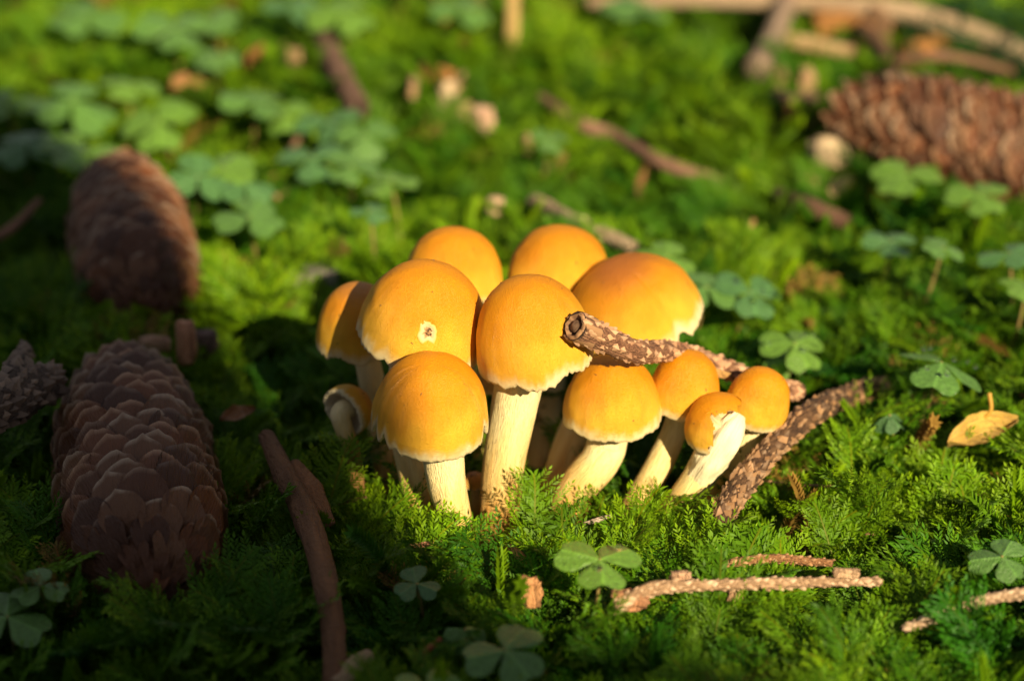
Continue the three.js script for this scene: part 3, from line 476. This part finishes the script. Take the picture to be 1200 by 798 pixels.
chip('bark_crumb', 'small dark bark bit above the left part of the knobbly twig', 'bark crumb', 797, 676, 22, 12, 12, [[0.35, 0.18, 0.1], [0.62, 0.38, 0.24]], 45, { dy: 0.008, bump: 0.5 });
chip('bark_crumb', 'lit reddish chip standing behind the front left cone', 'bark crumb', 217, 402, 24, 56, 12, [[0.5, 0.2, 0.1], [0.75, 0.4, 0.24]], 46, { dy: 0.012, bump: 0.2 });
chip('bark_crumb', 'pinkish brown flat chip left of the lit chip behind the front cone', 'bark crumb', 180, 405, 36, 22, 14, [[0.4, 0.2, 0.12], [0.6, 0.36, 0.24]], 47, { dy: 0.006 });
chip('bark_crumb', 'dark grey brown chip right of the lit chip behind the front cone', 'bark crumb', 240, 403, 30, 34, 14, [[0.12, 0.07, 0.06], [0.28, 0.18, 0.15]], 48, { dy: 0.006 });
chip('grey_stone', 'grey blurred stone in the moss left of the leftmost cap', 'stone', 362, 336, 66, 40, 50, [[0.12, 0.095, 0.1], [0.28, 0.23, 0.23]], 49, { dy: -0.001, mat: M.stone, bump: 0.35 });
chip('bark_crumb', 'pinkish blurred bud on the moss above the back caps', 'bud', 581, 241, 20, 20, 18, [[0.6, 0.36, 0.22], [0.78, 0.52, 0.34]], 50, { dy: 0.008, bump: 0.1 });
const litter = [
  ['pale cream wood chip below the left end of the sideways cone', 973, 180, 44, 34, PALE], ['peach wood chip under the cream chip near the sideways cone', 987, 222, 38, 28, [[0.6, 0.36, 0.2], [0.85, 0.58, 0.38]]], ['small brown chip left of the peach chip', 948, 216, 24, 28, TAN],
  ['rust orange leaf bit at the left tip of the sideways cone', 940, 135, 40, 26, OCHRE], ['tall straw coloured chip leaning on the left tip of the sideways cone', 946, 103, 20, 48, TAN], ['pale chip at the foot of the grey pink branch', 912, 92, 30, 28, TAN],
  ['orange blurred leaf bit in the litter at the top right', 985, 36, 60, 40, OCHRE], ['wide orange leaf bit above the sideways cone', 1085, 62, 84, 34, OCHRE], ['brown leaf bit at the top edge above the cone', 1035, 6, 50, 24, TAN], ['dark brown chip between the branches above the cone', 1030, 40, 26, 60, [[0.12, 0.06, 0.03], [0.3, 0.16, 0.08]]], ['rust brown chip at the right end of the litter', 1165, 62, 40, 36, RUST],
  ['pinkish chip at the left of the crumb pile left of the straw', 484, 102, 34, 20, TAN], ['rust chip in the middle of the crumb pile', 510, 88, 40, 26, OCHRE], ['pale upright chip in the crumb pile', 524, 112, 18, 34, PALE], ['tan chip at the right of the crumb pile', 538, 98, 30, 24, TAN], ['lowest pinkish chip of the crumb pile', 564, 140, 28, 30, [[0.5, 0.28, 0.18], [0.78, 0.5, 0.36]]], ['small tan chip left of the lowest chip of the pile', 543, 130, 22, 20, TAN],
  ['rust leaf bit in the sorrel at the top left', 300, 68, 50, 22, OCHRE], ['pinkish leaf bit beside the scaly twig at the top left', 340, 64, 40, 20, TAN], ['dark rust chip between the sorrel patches', 225, 95, 46, 18, RUST], ['rust chip in shadow under the white sorrel glimmer', 655, 190, 36, 18, RUST], ['pale thin chip left of the white sorrel glimmer', 618, 170, 12, 28, TAN],
  ['orange chip under the sorrel patch beside its thin twig', 325, 220, 22, 34, OCHRE], ['orange chip by the top left of the crumb pile', 477, 12, 28, 24, OCHRE], ['rust chip just right of the straw', 655, 100, 22, 16, OCHRE],
];
litter.forEach(([label, x, y, w, h, cols], i) => chip('litter_chip', label, 'litter chip', x, y, w, h, Math.min(w, h) * 0.5, cols, 60 + i, { dy: 0.004, bump: 0.4, turn: i, group: BG }));

// dry leaves: thin curled sheets
function dryLeaf(label, mid, len, wid, yaw, cols, { curl = 0.3, pitch = 0, roll = 0, seed = 1, stalk } = {}) {
  const t = thing('dry_leaf', label, 'leaf', mid), mb = new MB(), rows = [], nu = 10, nv = 16;
  for (let side = 0; side < 2; side++) for (let j = 0; j <= nv; j++) { const row = []; for (let i = 0; i <= nu; i++) { const u = i / nu * 2 - 1, v = j / nv, w = wid * Math.sin(Math.PI * Math.pow(v, 0.85)) * (1 + 0.3 * noise(v * 5, u * 0.5, seed) + 0.15 * noise(v * 17, u * 0.5, seed)) + 0.0003; row.push(mb.v(V((v - 0.5) * len, curl * wid * (u * u + 0.6 * Math.sin(v * 3.1)) + 0.0012 * noise(u * 2, v * 4, seed) - side * 0.00025, u * w), mixc(cols[0], cols[1], clamp(0.5 + 0.9 * fbm(u * 2, v * 4, seed), 0, 1)), u * wid, v * len)); } rows.push(row); }
  for (let s = 0; s < 2; s++) for (let j = 0; j < nv; j++) for (let i = 0; i < nu; i++) { const o = s * (nv + 1), a = rows[o + j][i], b = rows[o + j][i + 1], c = rows[o + j + 1][i + 1], d = rows[o + j + 1][i]; s ? mb.quad(a, d, c, b) : mb.quad(a, b, c, d); }
  const m = part('blade', mb.geo(), M.dry, t); m.rotation.set(roll, yaw, pitch, 'YZX');
  if (stalk) { const sb = new MB(); rod(sb, stalk, [0.0007, 0.0006, 0.0006, 0.0007], { seg: 20, around: 7, color: () => mulc(cols[0], 0.8) }); part('leaf_stalk', sb.geo(mid), M.stalk, t); }
}
{
  const p = g(1152, 510, 0.006); block(V(p.x - 0.008, 0, p.z), V(p.x + 0.008, 0, p.z), 0.007, 0.55);
  dryLeaf('curled yellow leaf with an upright crooked stalk at the right edge', p, 0.021, 0.0042, 0.3, [[0.55, 0.3, 0.04], [0.78, 0.52, 0.1]], { curl: 0.7, roll: 0.45, pitch: 0.2, seed: 3, stalk: [onZ(1153, 506, p.z - 0.002), onZ(1152, 493, p.z - 0.002), onZ(1162, 480, p.z - 0.002), onZ(1160, 461, p.z - 0.003)] });
  dryLeaf('narrow dry orange leaf right of the front left cone', g(278, 486, 0.007), 0.011, 0.002, 0.6, [[0.3, 0.11, 0.03], [0.5, 0.22, 0.07]], { curl: 0.4, roll: 0.5, seed: 5 });
}

// ---------------------------------------------------------------- wood sorrel
function leafletGeo(seed, fold, droop, notch = 1) {
  const mb = new MB(), nu = 16, nv = 12, rows = [], r = Rng(seed), ph = r() * 20;
  for (let j = 0; j <= nv; j++) {
    const row = [];
    for (let i = 0; i <= nu; i++) {
      const u = i / nu * 2 - 1, v = j / nv, au = Math.abs(u), ph1 = u * 0.99, rad = 1.04 * Math.pow(1 - Math.pow(au, 3.6), 0.5) * (1 + 0.025 * noise(u * 3 + ph, 5)) - 0.12 * notch * Math.exp(-((u / 0.17) ** 2));
      const x = v * rad * Math.sin(ph1), l = v * rad * Math.cos(ph1);
      const y = -fold * Math.abs(x) - droop * l * l + 0.02 * noise(x * 4 + ph, l * 4) + 0.012 * Math.sin(au * 12) * v;
      row.push(mb.v(V(x, y, l), mulc([1, 1, 1], 1 + 0.12 * noise(x * 5 + ph, l * 5, 3)), clamp(x / 1.6 + 0.5, 0, 1), l));
    }
    rows.push(row);
  }
  for (let j = 0; j < nv; j++) for (let i = 0; i < nu; i++) mb.quad(rows[j][i], rows[j + 1][i], rows[j + 1][i + 1], rows[j][i + 1]);
  return mb.geo();
}
const leaflets = [[1, 0.18, 0.1], [2, 0.08, 0.16], [3, 0.25, 0.06], [4, 0.03, 0.12], [5, 0.75, 0.1], [6, 0.9, 0.2]].map((a) => leafletGeo(...a));
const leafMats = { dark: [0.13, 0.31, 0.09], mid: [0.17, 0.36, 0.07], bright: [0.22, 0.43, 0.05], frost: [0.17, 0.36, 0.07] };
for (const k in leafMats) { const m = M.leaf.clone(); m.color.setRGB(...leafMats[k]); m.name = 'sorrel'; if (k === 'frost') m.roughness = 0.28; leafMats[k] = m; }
const stalkGeoCache = {};
/* x, y: where the three leaflets meet; L: leaflet length in pixels; H: height over the moss */
let sorrelCount = 0; const dropGeo = new THREE.SphereGeometry(1, 20, 14);
function sorrel(label, x, y, L, { H = 0.014, yaw, mat = 'mid', folded = false, tilt = 0.0, only, dew = 0 } = {}) {
  const i = sorrelCount++, r = Rng(900 + i), c = g(x, y, H), s = perPx(c) * L * 0.94, t = thing('wood_sorrel', label, 'wood sorrel', c, 'three-lobed wood sorrel leaves in the moss');
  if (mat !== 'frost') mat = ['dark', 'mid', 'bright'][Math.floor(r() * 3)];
  yaw ??= r() * 6.28; t.rotation.set(r.r(0.0, 0.36), 0, r.r(-0.25, 0.12));
  for (let k = 0; k < 3; k++) {
    if (only && !only.includes(k)) continue;
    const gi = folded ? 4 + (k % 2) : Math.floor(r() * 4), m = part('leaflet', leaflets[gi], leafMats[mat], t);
    m.rotation.set((folded ? 0.35 : tilt) + r.r(-0.12, 0.14), yaw + k * 2.0944 + r.r(-0.12, 0.12), r.r(-0.12, 0.12), 'YXZ'); m.scale.setScalar(s * r.r(0.92, 1.06));
  }
  for (let k = 0; k < dew; k++) { const d = part('dew_drop', dropGeo, M.dew, t), a = yaw + (k % 3) * 2.0944 + r.r(-0.4, 0.4), q = s * r.r(0.35, 0.8); d.position.set(Math.sin(a) * q, s * 0.03 + 0.0003, Math.cos(a) * q); d.scale.setScalar(r.r(0.0005, 0.0009)); }
  const base = V(r.r(-0.004, 0.004), -(H + MOSS), r.r(-0.006, 0.002)), sb = new MB();
  rod(sb, [base, V(base.x * 0.3 + 0.001, base.y * 0.5, base.z * 0.6), V(0, 0, 0)], [0.0006, 0.0005, 0.00042], { seg: 12, around: 7, color: (u) => mixc([0.22, 0.09, 0.04], [0.24, 0.2, 0.06], u) });
  part('stalk', sb.geo(), M.stalk, t);
}
sorrel('dusky green sorrel leaf on a bare stalk below the leaning stems', 703, 655, 58, { dew: 2, mat: 'dark', yaw: 0.15, H: 0.018, tilt: 0.05 });
sorrel('small sorrel leaf catching light left of the bark crumb', 488, 684, 30, { mat: 'mid', yaw: 1.2, H: 0.010 });
sorrel('small frosty ridged sorrel leaf near the bottom edge', 545, 738, 32, { mat: 'frost', yaw: 2.0, H: 0.010, folded: true });
sorrel('large blurred bluish sorrel leaf touching the bottom edge', 592, 762, 54, { mat: 'dark', yaw: 0.6, H: 0.014, tilt: 0.05 });
sorrel('blurred dark sorrel leaf cut by the bottom edge left of the large one', 500, 806, 44, { mat: 'dark', yaw: 0.2, H: 0.012 });
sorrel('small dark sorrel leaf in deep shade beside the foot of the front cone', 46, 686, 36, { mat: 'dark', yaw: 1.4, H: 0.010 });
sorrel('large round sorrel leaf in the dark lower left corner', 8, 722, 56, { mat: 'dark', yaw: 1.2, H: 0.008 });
sorrel('sorrel leaf at the right edge above the curved pale twig', 1175, 652, 42, { mat: 'dark', yaw: 0.5, H: 0.010 });
sorrel('sunlit bright green sorrel leaf just right of the rightmost cap', 932, 402, 46, { dew: 5, mat: 'bright', yaw: 0.35, H: 0.016, tilt: 0.25 });
sorrel('shiny lower sorrel leaf tucked under the bright green leaf', 922, 420, 34, { mat: 'bright', yaw: 1.5, H: 0.008, tilt: 0.3 });
sorrel('silvery ridged sorrel leaf standing alone in the moss at the right', 1104, 424, 56, { dew: 7, mat: 'frost', yaw: 1.75, H: 0.018, tilt: 0.1 });
sorrel('tiny folded bluish sorrel leaf at the end of the dark scaly twig', 1043, 486, 24, { mat: 'dark', yaw: 2.5, H: 0.008, folded: true });
sorrel('sorrel leaf with a glint of dew behind the large right cap', 880, 342, 44, { mat: 'mid', yaw: 0.1, H: 0.016, dew: 3 });
sorrel('dim sorrel leaf pressed against the right margin of the largest cap', 828, 336, 42, { mat: 'dark', yaw: 1.3, H: 0.016 });
sorrel('sorrel leaf peeping out behind the top of the largest cap', 782, 300, 40, { mat: 'dark', yaw: 0.9, H: 0.014 });
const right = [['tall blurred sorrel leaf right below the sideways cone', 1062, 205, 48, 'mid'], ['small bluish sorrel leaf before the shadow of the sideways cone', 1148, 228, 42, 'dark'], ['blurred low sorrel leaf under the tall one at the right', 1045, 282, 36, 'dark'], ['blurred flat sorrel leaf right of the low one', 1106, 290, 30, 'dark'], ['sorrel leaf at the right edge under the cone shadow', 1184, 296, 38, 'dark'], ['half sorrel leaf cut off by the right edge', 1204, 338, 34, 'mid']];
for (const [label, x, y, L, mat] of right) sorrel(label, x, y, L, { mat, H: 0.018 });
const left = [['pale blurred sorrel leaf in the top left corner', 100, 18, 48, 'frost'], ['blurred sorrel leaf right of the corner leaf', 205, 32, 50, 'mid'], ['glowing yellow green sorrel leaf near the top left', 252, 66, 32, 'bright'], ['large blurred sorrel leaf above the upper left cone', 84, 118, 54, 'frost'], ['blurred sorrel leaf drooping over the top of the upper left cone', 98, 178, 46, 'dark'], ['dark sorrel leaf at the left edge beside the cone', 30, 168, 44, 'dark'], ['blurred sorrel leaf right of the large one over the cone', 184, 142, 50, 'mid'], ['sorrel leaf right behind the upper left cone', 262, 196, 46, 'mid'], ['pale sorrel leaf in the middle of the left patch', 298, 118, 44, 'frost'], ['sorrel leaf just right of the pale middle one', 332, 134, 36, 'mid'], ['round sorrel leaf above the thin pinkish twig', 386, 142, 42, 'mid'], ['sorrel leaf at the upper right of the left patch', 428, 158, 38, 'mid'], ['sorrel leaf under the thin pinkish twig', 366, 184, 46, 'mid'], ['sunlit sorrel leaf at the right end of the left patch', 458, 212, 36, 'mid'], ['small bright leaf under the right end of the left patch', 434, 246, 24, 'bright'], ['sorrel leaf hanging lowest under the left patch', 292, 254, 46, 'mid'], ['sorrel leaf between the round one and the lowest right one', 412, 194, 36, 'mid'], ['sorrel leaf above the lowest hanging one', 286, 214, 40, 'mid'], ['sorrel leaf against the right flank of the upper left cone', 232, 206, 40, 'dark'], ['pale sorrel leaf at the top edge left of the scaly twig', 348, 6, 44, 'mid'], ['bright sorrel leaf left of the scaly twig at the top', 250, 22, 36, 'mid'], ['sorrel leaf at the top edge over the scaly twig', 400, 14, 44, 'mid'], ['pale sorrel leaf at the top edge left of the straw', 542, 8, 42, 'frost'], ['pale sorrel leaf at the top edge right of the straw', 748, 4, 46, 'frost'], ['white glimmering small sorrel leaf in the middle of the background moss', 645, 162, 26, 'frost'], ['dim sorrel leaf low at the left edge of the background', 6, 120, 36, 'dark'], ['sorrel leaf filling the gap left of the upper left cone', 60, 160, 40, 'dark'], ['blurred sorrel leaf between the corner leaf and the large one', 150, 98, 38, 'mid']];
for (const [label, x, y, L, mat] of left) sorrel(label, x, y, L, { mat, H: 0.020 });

// ---------------------------------------------------------------- grass tuft at the top right
{
  const c = g(1172, 58, 0.008), t = thing('grass_tuft', 'blurred dark green grass blades in the top right corner', 'grass tuft', c), r = Rng(55);
  for (let k = 0; k < 100; k++) {
    const b = V(r.r(-0.035, 0.06), -0.012, r.r(-0.04, 0.03)), a = r.r(-0.9, 0.9), L = r.r(0.03, 0.07), e = b.clone().add(V(Math.sin(a) * L, L * 0.55, r.r(0, 0.4) * L)), mb = new MB();
    rod(mb, [b, b.clone().lerp(e, 0.5).add(V(0, L * 0.15, 0)), e], [0.0009, 0.0009, 0.0002], { seg: 8, around: 5, flat: 0.4, color: () => [0.03, 0.11, 0.045] });
    part('blade', mb.geo(), M.moss, t);
  }
}

// ---------------------------------------------------------------- moss
function frondGeo(seed, simple) {
  const r = Rng(seed), mb = new MB(), pts = []; let p = V(0, 0, 0), phi = r.r(0.35, 0.8);
  const bendTotal = r.r(0.6, 0.95), n = 26; let sway = r.r(-0.25, 0.25);
  for (let i = 0; i <= n; i++) { pts.push({ p: p.clone(), T: V(Math.sin(phi) * Math.sin(sway), Math.cos(phi), Math.sin(phi) * Math.cos(sway)) }); p = p.clone().addScaledVector(pts[i].T, 1 / n); phi += bendTotal / n * (0.5 + i / n); sway += r.r(-0.04, 0.04); }
  const leaf = (o, dir, nrm, L, W, c) => {
    const s = dir.clone().cross(nrm).normalize(), m = o.clone().addScaledVector(dir, L * 0.42), up = nrm.clone().multiplyScalar(W * 0.35);
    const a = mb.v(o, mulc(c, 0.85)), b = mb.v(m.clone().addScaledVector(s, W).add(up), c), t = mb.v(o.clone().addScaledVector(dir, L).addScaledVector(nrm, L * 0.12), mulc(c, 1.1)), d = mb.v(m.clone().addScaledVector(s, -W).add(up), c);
    mb.tri(a, b, t); mb.tri(a, t, d);
  };
  const jit = (v, k) => v.add(V(r.r(-k, k), r.r(-k, k), r.r(-k, k))).normalize();
  for (let i = 2; i <= n; i++) { // leaves along the main stem
    const { p, T } = pts[i], X = V(1, 0, 0), N = T.clone().cross(X).negate().normalize();
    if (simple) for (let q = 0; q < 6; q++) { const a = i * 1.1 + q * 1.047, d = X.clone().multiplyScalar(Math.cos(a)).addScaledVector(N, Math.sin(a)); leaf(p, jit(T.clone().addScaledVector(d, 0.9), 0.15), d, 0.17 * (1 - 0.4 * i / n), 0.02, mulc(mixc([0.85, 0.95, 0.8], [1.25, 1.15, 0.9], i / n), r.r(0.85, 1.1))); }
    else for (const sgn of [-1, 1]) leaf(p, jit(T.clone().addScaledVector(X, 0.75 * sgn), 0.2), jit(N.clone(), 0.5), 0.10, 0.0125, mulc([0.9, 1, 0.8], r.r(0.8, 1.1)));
    if (i < n) { const q = pts[i + 1].p, w = 0.008, a = mb.v(p.clone().addScaledVector(X, -w), [1.2, 0.75, 0.5]), b = mb.v(p.clone().addScaledVector(X, w), [1.2, 0.75, 0.5]), c = mb.v(q.clone().addScaledVector(X, w), [1.2, 0.75, 0.5]), d = mb.v(q.clone().addScaledVector(X, -w), [1.2, 0.75, 0.5]); mb.quad(a, b, c, d); }
  }
  if (!simple) for (let i = 5; i <= n - 1; i += 3) for (const sgn of [-1, 1]) {
    const k = i + (sgn > 0 ? 1 : 0), { p, T } = pts[Math.min(k, n)], s = k / n, X = V(1, 0, 0), N = T.clone().cross(X).negate().normalize();
    let L = 0.42 * Math.pow(Math.sin(Math.PI * Math.min(1, 0.18 + 0.82 * s)), 0.7) * r.r(0.75, 1.15) + 0.05, d = jit(T.clone().multiplyScalar(r.r(0.55, 0.9)).addScaledVector(X, sgn).addScaledVector(N, r.r(-0.15, 0.25)), 0.1), o = p.clone();
    const step = 0.036, m = Math.max(2, Math.floor(L / step));
    for (let j = 0; j < m; j++) {
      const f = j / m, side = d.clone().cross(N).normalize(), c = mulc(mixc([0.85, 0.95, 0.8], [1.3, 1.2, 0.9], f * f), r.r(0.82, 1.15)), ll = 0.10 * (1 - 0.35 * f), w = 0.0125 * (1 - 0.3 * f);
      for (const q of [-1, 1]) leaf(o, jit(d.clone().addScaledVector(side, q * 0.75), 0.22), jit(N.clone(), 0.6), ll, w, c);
      if (r() < 0.6) leaf(o, jit(d.clone().addScaledVector(N, 0.55), 0.25), jit(side.clone(), 0.6), ll, w, c);
      o = o.clone().addScaledVector(d, step); d = jit(d.addScaledVector(N, -0.05).addScaledVector(T, 0.04), 0.05);
    }
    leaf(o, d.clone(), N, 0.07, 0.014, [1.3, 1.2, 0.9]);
  }
  return mb.geo();
}
{
  const moss = new THREE.Group(); moss.name = 'moss'; scene.add(moss); tag(moss, 'thick feathery green moss covering the whole forest floor', 'moss', null, 'stuff');
  const kinds = 8, lists = Array.from({ length: kinds }, () => []), r = Rng(4242), N = 33000, o = new THREE.Object3D();
  const segD = (x, z, a, b) => { const dx = b.x - a.x, dz = b.z - a.z, L = dx * dx + dz * dz, t = L ? clamp(((x - a.x) * dx + (z - a.z) * dz) / L, 0, 1) : 0; return Math.hypot(x - a.x - dx * t, z - a.z - dz * t); };
  for (let k = 0; k < N; k++) {
    const z = lerp(0.17, -0.66, Math.pow(r(), 0.95)), half = 0.2 + (0.17 - z) * 0.32, x = r.r(-half, half);
    let f = 1; for (const [a, b, rad, fac] of blocks) { if (fac < f && segD(x, z, a, b) < rad) f = fac; }
    if (f < 0.05) continue;
    const cl = fbm(x * 38, z * 38, 12, 2); if (cl < -0.06 && r() < 0.85) continue;
    const far = smooth(-z, 0.1, 0.5), L = r.r(0.016, 0.028) * (1 + 0.25 * far) * f * (1 + 0.3 * cl);
    const n1 = noise(x * 14, z * 14, 3), n2 = noise(x * 45, z * 45, 6), yel = clamp(0.45 + 0.55 * n1 + 0.35 * n2 + r.r(-0.25, 0.25), 0, 1), br = r.r(0.75, 1.25);
    const c = r() < 0.022 ? [0.24, 0.15, 0.04] : mixc([0.024, 0.115, 0.003], [0.21, 0.35, 0.004], yel);
    o.position.set(x, soil(x, z) - 0.001 + r() ** 2 * 0.009 * f, z); o.rotation.set(r.r(-0.35, 0.35), r() * 6.283, r.r(-0.35, 0.35), 'YXZ'); o.scale.set(L * r.r(0.85, 1.15), L * r.r(0.85, 1.2), L); o.updateMatrix();
    lists[fbm(x * 22, z * 22, 40) + r.r(-0.1, 0.1) > 0.16 && r() < 0.7 ? 6 + Math.floor(r() * 2) : Math.floor(r() * 6)].push([o.matrix.clone(), mulc(c, br)]);
  }
  for (let q = 0; q < kinds; q++) {
    const m = new THREE.InstancedMesh(frondGeo(300 + q, q > 5), M.moss, lists[q].length); m.name = 'moss_frond'; m.castShadow = m.receiveShadow = true; m.userData.kind = 'stuff';
    lists[q].forEach(([mat, c], i) => { m.setMatrixAt(i, mat); m.setColorAt(i, new THREE.Color().setRGB(...c)); });
    moss.add(m);
  }
}

// fallen needles and crumbs that nobody could count
{
  const mb = new MB(), r = Rng(991);
  for (let k = 0; k < 260; k++) {
    const z = lerp(0.13, -0.5, r()), half = 0.17 + (0.17 - z) * 0.3, x = r.r(-half, half), p = V(x, surf(x, z) - r.r(0.001, 0.006), z), a = r() * 6.283, L = k % 4 ? r.r(0.004, 0.008) : r.r(0.001, 0.002), R = k % 4 ? r.r(0.0003, 0.0005) : r.r(0.0006, 0.0012), d = V(Math.cos(a), r.r(-0.4, 0.4), Math.sin(a)).normalize(), c = mixc([0.2, 0.08, 0.03], [0.5, 0.3, 0.14], r());
    let bad = false; for (const [A, B, rad, f] of blocks) if (f < 0.05 && Math.hypot(x - A.x, z - A.z) < rad + 0.004) bad = true;
    if (!bad) rod(mb, [p.clone().addScaledVector(d, -L), p.clone().add(V(0, L * 0.1, 0)), p.clone().addScaledVector(d, L)], [R * 0.7, R, R * 0.4], { seg: 4, around: 6, color: () => c });
  }
  tag(part('needle_litter', mb.geo(), M.wood, scene), 'fallen brown needles and crumbs scattered all over the moss', 'litter', null, 'stuff');
}

renderer.render(scene, camera);
